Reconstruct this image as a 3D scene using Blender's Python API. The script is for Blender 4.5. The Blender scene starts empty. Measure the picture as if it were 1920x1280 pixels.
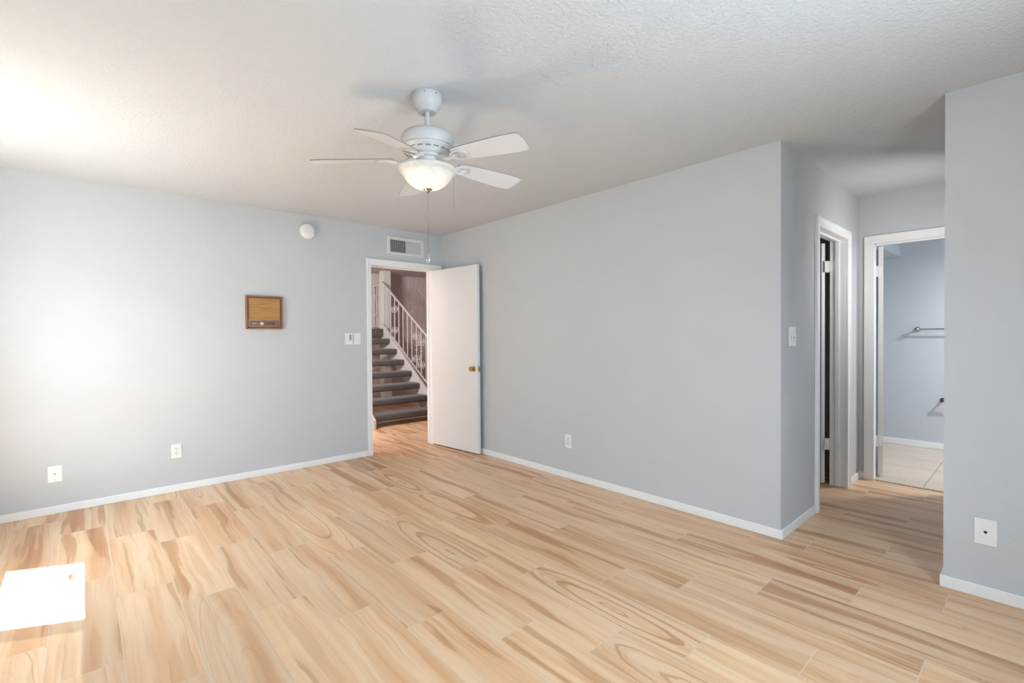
import bpy, bmesh, math, random
from mathutils import Vector, Matrix
random.seed(4)
C = bpy.context.scene.collection
PI = math.pi
H = 2.44                      # ceiling height
XR, YB = 3.175, 4.770         # right wall plane, back wall plane
Y1, Y0, XE = 1.0747, 0.330, 5.033   # hallway mouth (far / near), hallway end wall
XL, YF = -0.64, -0.72         # left wall, wall behind the camera

# ------------------------------------------------------------------ camera
scene = bpy.context.scene
cd = bpy.data.cameras.new('camera')
cd.sensor_width = 36.0
cd.lens = 895.75 / 1920 * 36
cd.clip_start = 0.02
cam = bpy.data.objects.new('camera', cd)
C.objects.link(cam)
yaw, pit, rol = math.radians(48.068), math.radians(0.7454), math.radians(-0.4036)
Fv = Vector((math.cos(yaw) * math.cos(pit), math.sin(yaw) * math.cos(pit), -math.sin(pit)))
Rv = Vector((math.sin(yaw), -math.cos(yaw), 0))
Uv = Rv.cross(Fv)
R2 = Rv * math.cos(rol) + Uv * math.sin(rol)
U2 = -Rv * math.sin(rol) + Uv * math.cos(rol)
M = Matrix((R2, U2, -Fv)).transposed().to_4x4()
M.translation = Vector((0, 0, 1.2651))
cam.matrix_world = M
scene.camera = cam

# ------------------------------------------------------------------ colour management
vs = scene.view_settings
vs.view_transform = 'Standard'
vs.look = 'None'
vs.gamma = 1.0
vs.use_curve_mapping = False
vs.exposure = 2.52
scene.cycles.sample_clamp_indirect = 0.0
scene.cycles.use_guiding = True

# ------------------------------------------------------------------ sky
wd = bpy.data.worlds.new('sky')
scene.world = wd
wd.use_nodes = True
bg = wd.node_tree.nodes['Background']
bg.inputs['Color'].default_value = (0.715, 0.84, 1.0, 1)
bg.inputs['Strength'].default_value = 4.5

# ------------------------------------------------------------------ sun (through the left window)
def light(name, kind, loc, energy, color=(1, 1, 1), **kw):
    l = bpy.data.lights.new(name, kind)
    l.energy = energy
    l.color = color
    for k, v in kw.items():
        setattr(l, k, v)
    o = bpy.data.objects.new(name, l)
    o.location = loc
    C.objects.link(o)
    return o

WIN_Y0, WIN_Y1, WIN_Z0, WIN_Z1 = 2.36, 3.98, 0.82, 2.00
FWX0, FWX1 = 0.55, 1.85             # window added behind the camera as sky fill
WX = XL - 0.08
sun_dir = Vector((1.0, -0.48, -WIN_Z1 / (0.05 - WX)))
s = light('sun', 'SUN', (-4, 5, 8), 41.0, (0.90, 0.95, 1.0), angle=0.009)
s.rotation_euler = sun_dir.to_track_quat('-Z', 'Y').to_euler()
# sky portal in the window opening
pl = light('window_sky_portal', 'AREA', (XL - 0.14, (WIN_Y0 + WIN_Y1) / 2, (WIN_Z0 + WIN_Z1) / 2), 1, shape='RECTANGLE',
           size=WIN_Z1 - WIN_Z0, size_y=WIN_Y1 - WIN_Y0)
pl.data.cycles.is_portal = True
pl.rotation_euler = (0, -PI / 2, 0)
pl2 = light('window_sky_portal', 'AREA', ((FWX0 + FWX1) / 2, YF - 0.14, 1.45), 1, shape='RECTANGLE', size=FWX1 - FWX0, size_y=1.10)
pl2.data.cycles.is_portal = True
pl2.rotation_euler = (PI / 2, 0, 0)
# bathroom vanity light, then unseen fills added for the hall and stairwell
light('bathroom_light', 'AREA', (6.05, -0.35, 2.12), 7.5, (0.90, 0.95, 1.0), shape='DISK', size=0.16).rotation_euler = (0, 0, 0)
light('hall_fill', 'AREA', (4.2, 0.36, 1.75), 1.25, (1.0, 0.97, 0.95), shape='DISK', size=0.2).rotation_euler = Vector((0.7, 0.8, -0.05)).to_track_quat('-Z', 'Y').to_euler()  # unseen side fill added to brighten the hall, no fixture behind it
st = light('stairwell_fill', 'AREA', (1.3, 5.3, 2.1), 21, (1.0, 0.97, 0.98), shape='DISK', size=0.7)  # unseen fill added to light the stairs, aimed away from the doorway
st.rotation_euler = Vector((0.7, 3.0, -0.5)).to_track_quat('-Z', 'Y').to_euler()

# ------------------------------------------------------------------ node helpers
def new_mat(name):
    m = bpy.data.materials.new(name)
    m.use_nodes = True
    nt = m.node_tree
    return m, nt, nt.nodes['Principled BSDF']

def srgb(r, g, b):
    f = lambda c: (c / 255 / 12.92) if c / 255 <= 0.04045 else ((c / 255 + 0.055) / 1.055) ** 2.4
    return (f(r), f(g), f(b), 1)

class G:
    """tiny node-graph builder"""
    def __init__(s, nt):
        s.nt = nt
    def n(s, t, **kw):
        x = s.nt.nodes.new(t)
        for k, v in kw.items():
            setattr(x, k, v)
        return x
    def put(s, v, sock):
        if hasattr(v, 'links'):
            s.nt.links.new(v, sock)
        else:
            sock.default_value = v
    def m(s, op, a, b=0.0, c=0.0):
        x = s.n('ShaderNodeMath', operation=op)
        for v, k in ((a, 0), (b, 1), (c, 2)):
            s.put(v, x.inputs[k])
        return x.outputs[0]
    def xyz(s, a, b, c):
        x = s.n('ShaderNodeCombineXYZ')
        for v, k in ((a, 0), (b, 1), (c, 2)):
            s.put(v, x.inputs[k])
        return x.outputs[0]
    def noise(s, vec, scale=1.0, detail=2.0, rough=0.5, dist=0.0):
        x = s.n('ShaderNodeTexNoise')
        s.put(vec, x.inputs['Vector'])
        x.inputs['Scale'].default_value = scale
        x.inputs['Detail'].default_value = detail
        x.inputs['Roughness'].default_value = rough
        x.inputs['Distortion'].default_value = dist
        return x.outputs['Fac']
    def ramp(s, fac, stops, interp='LINEAR'):
        x = s.n('ShaderNodeValToRGB')
        cr = x.color_ramp
        cr.interpolation = interp
        while len(cr.elements) < len(stops):
            cr.elements.new(0.5)
        for e, (p, c) in zip(cr.elements, stops):
            e.position = p
            e.color = c if len(c) == 4 else (*c, 1)
        s.put(fac, x.inputs[0])
        return x.outputs[0]
    def mix(s, fac, a, b, mode='MIX'):
        x = s.n('ShaderNodeMix', data_type='RGBA', blend_type=mode)
        s.put(fac, x.inputs[0])
        s.put(a, x.inputs[6])
        s.put(b, x.inputs[7])
        return x.outputs[2]
    def bump(s, h, strength, dist, bsdf):
        x = s.n('ShaderNodeBump')
        x.inputs['Strength'].default_value = strength
        x.inputs['Distance'].default_value = dist
        s.put(h, x.inputs['Height'])
        s.nt.links.new(x.outputs[0], bsdf.inputs['Normal'])

def simple(name, col, rough=0.5, metal=0.0, var=0.03, vscale=6.0, spec=0.5, bump=None):
    m, nt, b = new_mat(name)
    g = G(nt)
    co = g.n('ShaderNodeTexCoord').outputs['Object']
    nz = g.noise(co, vscale, 3)
    dark = tuple(c * (1 - var) for c in col[:3]) + (1,)
    lite = tuple(min(1, c * (1 + var)) for c in col[:3]) + (1,)
    g.put(g.ramp(nz, [(0.3, dark), (0.7, lite)]), b.inputs['Base Color'])
    b.inputs['Roughness'].default_value = rough
    b.inputs['Metallic'].default_value = metal
    b.inputs['Specular IOR Level'].default_value = spec
    if bump:
        sc, stg, d = bump
        g.bump(g.noise(co, sc, 3, 0.55), stg, d, b)
    return m

# wall paints
wall_m = simple('grey_wall_paint', srgb(203, 206, 209), 0.6, var=0.006, vscale=1.5, spec=0.3, bump=(75, 0.25, 0.004))
bathwall_m = simple('bathroom_wall_paint', srgb(200, 205, 211), 0.6, var=0.006, vscale=1.5, spec=0.3, bump=(75, 0.25, 0.004))
trim_m = simple('white_trim_paint', srgb(244, 245, 244), 0.35, var=0.01, vscale=9)
door_m = simple('white_door_paint', srgb(233, 234, 233), 0.42, var=0.01, vscale=2)
plastic_m = simple('white_plastic', srgb(240, 240, 238), 0.3, var=0.008)
white_metal_m = simple('white_enamel', srgb(226, 228, 230), 0.32, var=0.01)
fan_m = simple('white_fan_enamel', srgb(201, 199, 196), 0.4, var=0.012)
blade_m = simple('white_blade_laminate', srgb(226, 229, 235), 0.45, var=0.01)
stair_m = simple('off_white_stair_paint', srgb(198, 194, 190), 0.45, var=0.02)
dark_m = simple('dark_slot', (0.012, 0.012, 0.013, 1), 0.6)
grey_m = simple('grey_insert', srgb(150, 150, 150), 0.4)
brass_m = simple('aged_brass', srgb(172, 140, 80), 0.28, 1.0, var=0.12, vscale=40)
chrome_m = simple('brushed_nickel', srgb(178, 174, 168), 0.25, 1.0, var=0.05, vscale=30)
bronze_m = simple('dark_bronze_metal', srgb(92, 72, 68), 0.35, 1.0, var=0.1)
vinyl_m = simple('window_vinyl', srgb(232, 232, 228), 0.4)
ground_m = simple('outside_ground', srgb(120, 116, 104), 0.9, var=0.08, vscale=2)

# ceiling: sprayed texture
m, nt, b = new_mat('textured_ceiling'); g = G(nt)
co = g.n('ShaderNodeTexCoord').outputs['Object']
b.inputs['Base Color'].default_value = srgb(210, 213, 216)
b.inputs['Roughness'].default_value = 0.85
b.inputs['Specular IOR Level'].default_value = 0.15
n1 = g.noise(co, 62, 4, 0.6)
n2 = g.ramp(n1, [(0.42, (0, 0, 0, 1)), (0.62, (1, 1, 1, 1))])
g.bump(n2, 0.35, 0.006, b)
ceil_m = m

# trowelled stucco of the stairwell
m, nt, b = new_mat('trowelled_stucco'); g = G(nt)
tc = g.n('ShaderNodeTexCoord').outputs['Object']
mp = g.n('ShaderNodeMapping'); mp.inputs['Scale'].default_value = (1, 1, 0.45); mp.inputs['Rotation'].default_value = (0, 0.35, 0)
nt.links.new(tc, mp.inputs['Vector'])
h = g.noise(mp.outputs[0], 16, 5, 0.62, 1.6)
g.put(g.ramp(h, [(0.3, srgb(196, 184, 180)), (0.75, srgb(212, 202, 198))]), b.inputs['Base Color'])
b.inputs['Roughness'].default_value = 0.8
g.bump(h, 0.9, 0.03, b)
stucco_m = m

# carpet of the stair treads
m, nt, b = new_mat('grey_brown_carpet'); g = G(nt)
tc = g.n('ShaderNodeTexCoord').outputs['Object']
h = g.noise(tc, 380, 3, 0.7); h2 = g.noise(tc, 14, 3)
c1 = g.ramp(h, [(0.3, srgb(64, 57, 54)), (0.7, srgb(100, 91, 87))])
g.put(g.mix(0.35, c1, g.ramp(h2, [(0.3, srgb(66, 59, 56)), (0.7, srgb(94, 85, 81))])), b.inputs['Base Color'])
b.inputs['Roughness'].default_value = 0.95
b.inputs['Sheen Weight'].default_value = 0.2
g.bump(h, 0.6, 0.006, b)
carpet_m = m

# wood-look porcelain planks, running along Y, laid in thirds
m, nt, b = new_mat('wood_look_plank_tile'); g = G(nt)
tc = g.n('ShaderNodeTexCoord').outputs['Object']
sp = g.n('ShaderNodeSeparateXYZ'); nt.links.new(tc, sp.inputs[0])
X, Y = sp.outputs[0], sp.outputs[1]
PW, PLN = 0.2302, 0.9055
xp = g.m('ADD', g.m('DIVIDE', g.m('SUBTRACT', X, 0.103), PW), 99.0)
row = g.m('FLOOR', xp)
fx = g.m('FRACT', xp)
md = g.m('MODULO', row, 3.0)
is1 = g.m('COMPARE', md, 1.0, 0.1)
is2 = g.m('COMPARE', md, 2.0, 0.1)
off = g.m('ADD', 0.300, g.m('ADD', g.m('MULTIPLY', is1, 0.630), g.m('MULTIPLY', is2, 0.300)))
yp = g.m('ADD', g.m('DIVIDE', g.m('SUBTRACT', Y, off), PLN), 40.0)
colm = g.m('FLOOR', yp)
fy = g.m('FRACT', yp)
dx = g.m('MULTIPLY', g.m('MINIMUM', fx, g.m('SUBTRACT', 1.0, fx)), PW)
dy = g.m('MULTIPLY', g.m('MINIMUM', fy, g.m('SUBTRACT', 1.0, fy)), PLN)
grout = g.m('LESS_THAN', g.m('MINIMUM', dx, dy), 0.0014)
wn = g.n('ShaderNodeTexWhiteNoise', noise_dimensions='3D')
nt.links.new(g.xyz(row, colm, 3.0), wn.inputs['Vector'])
sc_ = g.n('ShaderNodeSeparateColor'); nt.links.new(wn.outputs['Color'], sc_.inputs[0])
r1, r2, r3 = sc_.outputs[0], sc_.outputs[1], sc_.outputs[2]
u = g.m('MULTIPLY', g.m('SUBTRACT', fx, 0.5), PW)
v = g.m('MULTIPLY', g.m('SUBTRACT', fy, 0.5), PLN)
ou = g.m('MULTIPLY', r1, 37.0)
ov = g.m('MULTIPLY', r2, 53.0)
# slow wander of the grain
w1 = g.m('SUBTRACT', g.noise(g.xyz(g.m('ADD', g.m('MULTIPLY', u, 4.0), ou), g.m('ADD', g.m('MULTIPLY', v, 2.0), ov), r3), 1.0, 2), 0.5)
w2 = g.m('SUBTRACT', g.noise(g.xyz(g.m('ADD', g.m('MULTIPLY', u, 20.0), ov), g.m('ADD', g.m('MULTIPLY', v, 7.0), ou), r3), 1.0, 3), 0.5)
uw = g.m('ADD', u, g.m('ADD', g.m('MULTIPLY', w1, 0.065), g.m('MULTIPLY', w2, 0.009)))
# broad soft tone bands, dark flames, hairline grain
sT = g.noise(g.xyz(g.m('ADD', g.m('MULTIPLY', uw, 11.0), ov), g.m('ADD', g.m('MULTIPLY', v, 0.45), ou), 8.3), 1.0, 2.0, 0.5)
sA = g.noise(g.xyz(g.m('ADD', g.m('MULTIPLY', uw, 14.0), ou), g.m('ADD', g.m('MULTIPLY', v, 0.75), ov), 1.7), 1.0, 2.5, 0.5)
sB = g.noise(g.xyz(g.m('ADD', g.m('MULTIPLY', uw, 95.0), ov), g.m('ADD', g.m('MULTIPLY', v, 1.3), ou), 4.7), 1.0, 3.0, 0.6)
# cathedral arches on about one plank in five
cu = g.m('SUBTRACT', u, g.m('MULTIPLY', g.m('SUBTRACT', r3, 0.5), 0.09))
cv = g.m('MULTIPLY', g.m('SUBTRACT', v, g.m('MULTIPLY', g.m('SUBTRACT', r1, 0.5), 0.7)), 0.15)
rho = g.m('SQRT', g.m('ADD', g.m('MULTIPLY', cu, cu), g.m('MULTIPLY', cv, cv)))
rho = g.m('ADD', rho, g.m('ADD', g.m('MULTIPLY', w1, 0.034), g.m('MULTIPLY', w2, 0.013)))
sC = g.noise(g.xyz(g.m('ADD', g.m('MULTIPLY', rho, 46.0), ou), 0.0, r2), 1.0, 3.0, 0.6)
isC = g.m('GREATER_THAN', r2, 0.80)
sAC = g.m('ADD', g.m('MULTIPLY', sA, g.m('SUBTRACT', 1.0, isC)), g.m('MULTIPLY', sC, isC))
sAC = g.m('ADD', sAC, g.m('MULTIPLY', g.m('SUBTRACT', r3, 0.45), 0.14))
tone = g.ramp(sT, [(0.30, srgb(214, 167, 124)), (0.44, srgb(228, 187, 147)), (0.56, srgb(234, 201, 165)), (0.72, srgb(223, 178, 136))])
tone2 = g.ramp(r1, [(0.0, (0.92, 0.91, 0.90, 1)), (0.5, (1, 0.985, 0.97, 1)), (1.0, (1.03, 1.01, 0.97, 1))])
flame = g.ramp(sAC, [(0.30, (0.72, 0.59, 0.50, 1)), (0.40, (0.79, 0.69, 0.60, 1)), (0.415, (0.94, 0.90, 0.86, 1)), (0.46, (1, 1, 1, 1)), (0.60, (1.03, 1.04, 1.05, 1)), (0.655, (0.92, 0.87, 0.82, 1))])
fine = g.ramp(sB, [(0.28, (0.86, 0.82, 0.78, 1)), (0.45, (1, 1, 1, 1)), (0.75, (1.02, 1.02, 1.02, 1))])
col = g.mix(1.0, tone, tone2, 'MULTIPLY')
col = g.mix(1.0, col, flame, 'MULTIPLY')
col = g.mix(0.8, col, fine, 'MULTIPLY')
col = g.mix(grout, col, srgb(220, 203, 186))
g.put(col, b.inputs['Base Color'])
b.inputs['Roughness'].default_value = 0.36
b.inputs['Specular IOR Level'].default_value = 0.42
g.bump(g.m('SUBTRACT', 1.0, grout), 0.35, 0.002, b)
floor_m = m

# beige bathroom tile
m, nt, b = new_mat('beige_bathroom_tile'); g = G(nt)
tc = g.n('ShaderNodeTexCoord').outputs['Object']
sp = g.n('ShaderNodeSeparateXYZ'); nt.links.new(tc, sp.inputs[0])
fx = g.m('FRACT', g.m('ADD', g.m('DIVIDE', g.m('SUBTRACT', sp.outputs[0], 4.55), 1.2), 10.0))
fy = g.m('FRACT', g.m('ADD', g.m('DIVIDE', g.m('SUBTRACT', sp.outputs[1], 0.651), 0.61), 10.0))
d = g.m('MINIMUM', g.m('MULTIPLY', g.m('MINIMUM', fx, g.m('SUBTRACT', 1.0, fx)), 1.2), g.m('MULTIPLY', g.m('MINIMUM', fy, g.m('SUBTRACT', 1.0, fy)), 0.61))
gr = g.m('LESS_THAN', d, 0.004)
nz = g.noise(tc, 3.5, 5, 0.6)
g.put(g.mix(gr, g.ramp(nz, [(0.3, srgb(196, 178, 158)), (0.7, srgb(212, 196, 176))]), srgb(150, 138, 128)), b.inputs['Base Color'])
b.inputs['Roughness'].default_value = 0.3
tile_m = m

# intercom woods
def wood(name, c0, c1, rough=0.45, axis='X'):
    m, nt, b = new_mat(name); g = G(nt)
    tc = g.n('ShaderNodeTexCoord').outputs['Object']
    mp = g.n('ShaderNodeMapping')
    mp.inputs['Scale'].default_value = (6, 60, 160) if axis == 'X' else (60, 60, 8)
    nt.links.new(tc, mp.inputs['Vector'])
    h = g.noise(mp.outputs[0], 1.0, 4, 0.6, 0.6)
    g.put(g.ramp(h, [(0.3, c0), (0.7, c1)]), b.inputs['Base Color'])
    b.inputs['Roughness'].default_value = rough
    return m
weave_m = wood('woven_tan_grille', srgb(150, 112, 62), srgb(190, 150, 92), 0.7)
walnut_m = wood('brown_wood_frame', srgb(124, 84, 50), srgb(160, 114, 70), 0.4)
panel_m = wood('red_brown_panel', srgb(116, 76, 54), srgb(138, 94, 68), 0.35)

# frosted alabaster glass
m, nt, b = new_mat('frosted_lamp_glass'); g = G(nt)
tc = g.n('ShaderNodeTexCoord').outputs['Object']
nz = g.noise(tc, 14, 4, 0.6, 1.0)
cc = g.ramp(nz, [(0.3, srgb(226, 224, 220)), (0.7, srgb(244, 243, 240))])
out = nt.nodes['Material Output']
tr = g.n('ShaderNodeBsdfTranslucent'); g.put(cc, tr.inputs[0])
g.put(cc, b.inputs['Base Color']); b.inputs['Roughness'].default_value = 0.35
mx = g.n('ShaderNodeMixShader'); mx.inputs[0].default_value = 0.5
nt.links.new(b.outputs[0], mx.inputs[1]); nt.links.new(tr.outputs[0], mx.inputs[2])
nt.links.new(mx.outputs[0], out.inputs[0])
glow_m = m

# window glass: clear, thin
m, nt, b = new_mat('clear_window_glass'); g = G(nt)
out = nt.nodes['Material Output']
t = g.n('ShaderNodeBsdfTransparent'); t.inputs[0].default_value = (0.95, 0.97, 0.96, 1)
gl = g.n('ShaderNodeBsdfGlossy'); gl.inputs['Roughness'].default_value = 0.02
mx = g.n('ShaderNodeMixShader'); mx.inputs[0].default_value = 0.06
nt.links.new(t.outputs[0], mx.inputs[1]); nt.links.new(gl.outputs[0], mx.inputs[2]); nt.links.new(mx.outputs[0], out.inputs[0])
glass_m = m
# insect screen: a fine mesh lets part of the light through
m, nt, b = new_mat('insect_screen_mesh'); g = G(nt)
out = nt.nodes['Material Output']
t = g.n('ShaderNodeBsdfTransparent')
b.inputs['Base Color'].default_value = (0.05, 0.05, 0.05, 1)
mx = g.n('ShaderNodeMixShader'); mx.inputs[0].default_value = 0.993
nt.links.new(t.outputs[0], mx.inputs[1]); nt.links.new(b.outputs[0], mx.inputs[2]); nt.links.new(mx.outputs[0], out.inputs[0])
screen_m = m

# ------------------------------------------------------------------ mesh helpers
def box(bm, x0, x1, y0, y1, z0, z1):
    v = [bm.verts.new(p) for p in ((x0, y0, z0), (x1, y0, z0), (x1, y1, z0), (x0, y1, z0), (x0, y0, z1), (x1, y0, z1), (x1, y1, z1), (x0, y1, z1))]
    for f in ((3, 2, 1, 0), (4, 5, 6, 7), (0, 1, 5, 4), (1, 2, 6, 5), (2, 3, 7, 6), (3, 0, 4, 7)):
        bm.faces.new([v[i] for i in f])
    return v

def prism(bm, pts, ax, a0, a1):
    """extrude a 2-D outline along axis ax (0,1,2) from a0 to a1"""
    def P(p, a):
        q = [p[0], p[1]]
        q.insert(ax, a)
        return q
    lo = [bm.verts.new(P(p, a0)) for p in pts]
    hi = [bm.verts.new(P(p, a1)) for p in pts]
    n = len(pts)
    bm.faces.new(lo[::-1]); bm.faces.new(hi)
    for i in range(n):
        bm.faces.new((lo[i], lo[(i + 1) % n], hi[(i + 1) % n], hi[i]))

def lathe(bm, prof, seg=40, c=(0, 0, 0)):
    rings = []
    for r, z in prof:
        if r < 1e-5:
            rings.append([bm.verts.new((c[0], c[1], c[2] + z))])
        else:
            rings.append([bm.verts.new((c[0] + r * math.cos(2 * PI * k / seg), c[1] + r * math.sin(2 * PI * k / seg), c[2] + z)) for k in range(seg)])
    for a, b in zip(rings, rings[1:]):
        if len(a) == 1 and len(b) == 1:
            continue
        for k in range(seg):
            k2 = (k + 1) % seg
            if len(a) == 1:
                bm.faces.new((a[0], b[k], b[k2]))
            elif len(b) == 1:
                bm.faces.new((a[k], b[0], a[k2]))
            else:
                bm.faces.new((a[k], b[k], b[k2], a[k2]))

def tube(bm, pts, r, seg=8, cap=True):
    pts = [Vector(p) for p in pts]
    prev = None
    rings = []
    for i, p in enumerate(pts):
        a = pts[max(i - 1, 0)]; b = pts[min(i + 1, len(pts) - 1)]
        t = (b - a).normalized()
        ref = Vector((0, 0, 1)) if abs(t.z) < 0.9 else Vector((1, 0, 0))
        if prev is not None:
            n = (prev - t * prev.dot(t))
            n = n.normalized() if n.length > 1e-6 else t.cross(ref).normalized()
        else:
            n = t.cross(ref).normalized()
        prev = n
        bb = t.cross(n)
        rr = r[i] if isinstance(r, (list, tuple)) else r
        rings.append([bm.verts.new(p + (n * math.cos(2 * PI * k / seg) + bb * math.sin(2 * PI * k / seg)) * rr) for k in range(seg)])
    for a, b in zip(rings, rings[1:]):
        for k in range(seg):
            bm.faces.new((a[k], a[(k + 1) % seg], b[(k + 1) % seg], b[k]))
    if cap:
        bm.faces.new(rings[0][::-1]); bm.faces.new(rings[-1])

def obj(name, bm, mat, parent=None, bevel=0.0, smooth=False, loc=None, seg=2):
    bmesh.ops.recalc_face_normals(bm, faces=bm.faces[:])
    me = bpy.data.meshes.new(name)
    bm.to_mesh(me); bm.free()
    me.materials.append(mat)
    o = bpy.data.objects.new(name, me)
    C.objects.link(o)
    if loc is not None:                       # mesh given in world coordinates, origin moved
        me.transform(Matrix.Translation(-Vector(loc)))
        o.location = loc
    if parent is not None:
        o.parent = parent
        o.matrix_parent_inverse = Matrix.Translation(parent.location).inverted() if parent.rotation_euler[:] == (0, 0, 0) else parent.matrix_basis.inverted()
    if bevel:
        md = o.modifiers.new('edge', 'BEVEL')
        md.width = bevel; md.segments = seg; md.limit_method = 'ANGLE'; md.angle_limit = math.radians(40)
    if smooth:
        for p in me.polygons:
            p.use_smooth = True
        me.set_sharp_from_angle(angle=math.radians(38))
    return o

def thing(name, label, cat, loc=(0, 0, 0), group=None):
    o = bpy.data.objects.new(name, None)
    o.empty_display_size = 0.05
    o.location = loc
    C.objects.link(o)
    tag(o, label, cat, group)
    return o

def tag(o, label, cat, group=None):
    o['label'] = label; o['category'] = cat
    if group:
        o['group'] = group
    return o

def struct(name, bm, mat, label=None, **kw):
    o = obj(name, bm, mat, **kw)
    o['kind'] = 'structure'
    if label:
        o['label'] = label
    return o

def boxes(*bs):
    bm = bmesh.new()
    for b_ in bs:
        box(bm, *b_)
    return bm

# ------------------------------------------------------------------ the setting: shell
T = 0.115
DH = 2.022                                   # door head height
D1A, D1B = 2.277, 3.030                      # doorway to the stairs (in the back wall)
D2A, D2B = 3.885, 4.615                      # doorway in the hallway's left wall
D3A, D3B = 0.360, 0.967                      # bathroom doorway in the hallway's end wall
XBATH = 6.84

struct('floor', boxes((XL - 0.15, XR + T, YF - 0.15, YB + T, -0.05, 0), (XR + T, XE + 0.02, Y0 - T, Y1 + T, -0.05, 0),
                      (XR + T, 5.3, Y1 + T, YB + T, -0.05, 0), (0.8, 6.2, YB + T, 8.5, -0.05, 0)), floor_m,
       label='wood-look plank tile floor in tan tones with long joints')
struct('floor_bathroom', boxes((XE + 0.02, XBATH + T, -1.0, 2.0, -0.05, 0.004)), tile_m, label='beige tiled bathroom floor')
struct('ceiling', boxes((XL - 0.15, 5.3, YF - 0.15, YB + T, H, H + 0.1)), ceil_m, label='white sprayed-texture ceiling')
struct('ceiling_bathroom', boxes((5.3, XBATH + T, -1.0, 2.0, H, H + 0.1)), ceil_m)
struct('ceiling_stairwell', boxes((0.8, 6.2, YB + T, 8.5, H, H + 0.1)), stucco_m)

struct('wall_back', boxes((XL - 0.15, D1A - 0.018, YB, YB + T, 0, H), (D1B + 0.018, XR + T, YB, YB + T, 0, H), (D1A - 0.018, D1B + 0.018, YB, YB + T, DH + 0.018, H),
                          (XR + T, 6.2, YB, YB + T, 0, H), ), wall_m, label='light grey wall with the doorway to the stairs')
struct('wall_right', boxes((XR, XR + T, Y1, YB, 0, H)), wall_m, label='long light grey wall behind the open white door')
struct('wall_hall_left', boxes((XR + T, D2A - 0.018, Y1, Y1 + T, 0, H), (D2B + 0.018, XE + T, Y1, Y1 + T, 0, H), (D2A - 0.018, D2B + 0.018, Y1, Y1 + T, DH + 0.018, H)), wall_m)
struct('wall_hall_end', boxes((XE, XE + T, D3B + 0.018, Y1, 0, H), (XE, XE + T, Y0 - T, D3A - 0.018, 0, H), (XE, XE + T, D3A - 0.018, D3B + 0.018, DH + 0.018, H)), wall_m)
struct('wall_hall_right', boxes((XR + T, XE, Y0 - T, Y0, 0, H)), wall_m)
struct('wall_right_near', boxes((XR, XR + T, YF, Y0, 0, H)), wall_m, label='near grey wall at the right edge with a phone jack')
struct('wall_front', boxes((XL - 0.15, FWX0, YF - 0.15, YF, 0, H), (FWX1, XR + T, YF - 0.15, YF, 0, H), (FWX0, FWX1, YF - 0.15, YF, 0, 0.90), (FWX0, FWX1, YF - 0.15, YF, 2.00, H)), wall_m)
lw = bmesh.new()
for b_ in ((XL - 0.15, XL, YF, WIN_Y0, 0, H), (XL - 0.15, XL, WIN_Y1, YB, 0, H), (XL - 0.15, XL, WIN_Y0, WIN_Y1, 0, WIN_Z0), (XL - 0.15, XL, WIN_Y0, WIN_Y1, WIN_Z1, H)):
    box(lw, *b_)
struct('wall_left', lw, wall_m)
struct('wall_bathroom_back', boxes((XBATH, XBATH + T, -1.0, 2.0, 0, H)), bathwall_m)
struct('wall_bathroom_left', boxes((XE + T, XBATH, 1.9, 2.0, 0, H)), bathwall_m)
struct('wall_bathroom_right', boxes((XE + T, XBATH, -1.0, -0.9, 0, H)), bathwall_m)
struct('wall_bathroom_front', boxes((XE, XE + T, -1.0, Y0 - T, 0, H), (XE, XE + T, Y1 + T, 2.0, 0, H)), bathwall_m)
struct('wall_bathroom_soffit', boxes((XE + T, XBATH, 1.072, 1.9, 2.107, H)), bathwall_m, label='boxed soffit at the bathroom ceiling')
struct('wall_closet_end', boxes((XE + T, XE + 2 * T, 2.0, YB, 0, H)), wall_m)
struct('wall_stairwell_back', boxes((0.8, 6.2, 8.4, 8.5, 0, H)), stucco_m, label='mauve grey trowelled stucco wall behind the stairs')
struct('wall_stairwell_left', boxes((0.8, 0.9, YB + T, 8.4, 0, H)), stucco_m)
struct('wall_stairwell_right', boxes((6.1, 6.2, YB + T, 8.4, 0, H)), stucco_m)
struct('ground', boxes((-12, XL - 0.15, -8, 14, -0.25, -0.15)), ground_m, label='unseen ground added outside for bounce light')  # unseen ground added for bounce through the left window, kept dark to limit it

struct('wall_sky_block', boxes((-2.9, -2.7, -6, 12, -0.15, 2.5)), stucco_m, label='unseen wall added outside the left window to cut sky light')  # unseen wall added to block low sky light from the left window

# baseboards
BH, BT = 0.058, 0.012
def baseboard(name, *segs):
    bm = bmesh.new()
    for s_ in segs:
        box(bm, *s_)
    return struct(name, bm, trim_m, bevel=0.004)
baseboard('baseboard_back', (XL, D1A - 0.05, YB - BT, YB, 0, BH))
baseboard('baseboard_right', (XR - BT, XR, Y1 - BT, YB - BT, 0, BH))
baseboard('baseboard_hall_left', (XR, D2A - 0.06, Y1 - BT, Y1, 0, BH), (4.695, XE - BT, Y1 - BT, Y1, 0, BH))
baseboard('baseboard_hall_end', (XE - BT, XE, 1.036, Y1, 0, BH))
baseboard('baseboard_right_near', (XR - BT, XR, YF, Y0 + BT, 0, BH), (XR, XE, Y0, Y0 + BT, 0, BH))
baseboard('baseboard_left', (XL, XL + BT, YF, YB - BT, 0, BH))
baseboard('baseboard_bathroom', (XBATH - BT, XBATH, -0.9, 1.9, 0.004, 0.072))

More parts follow.
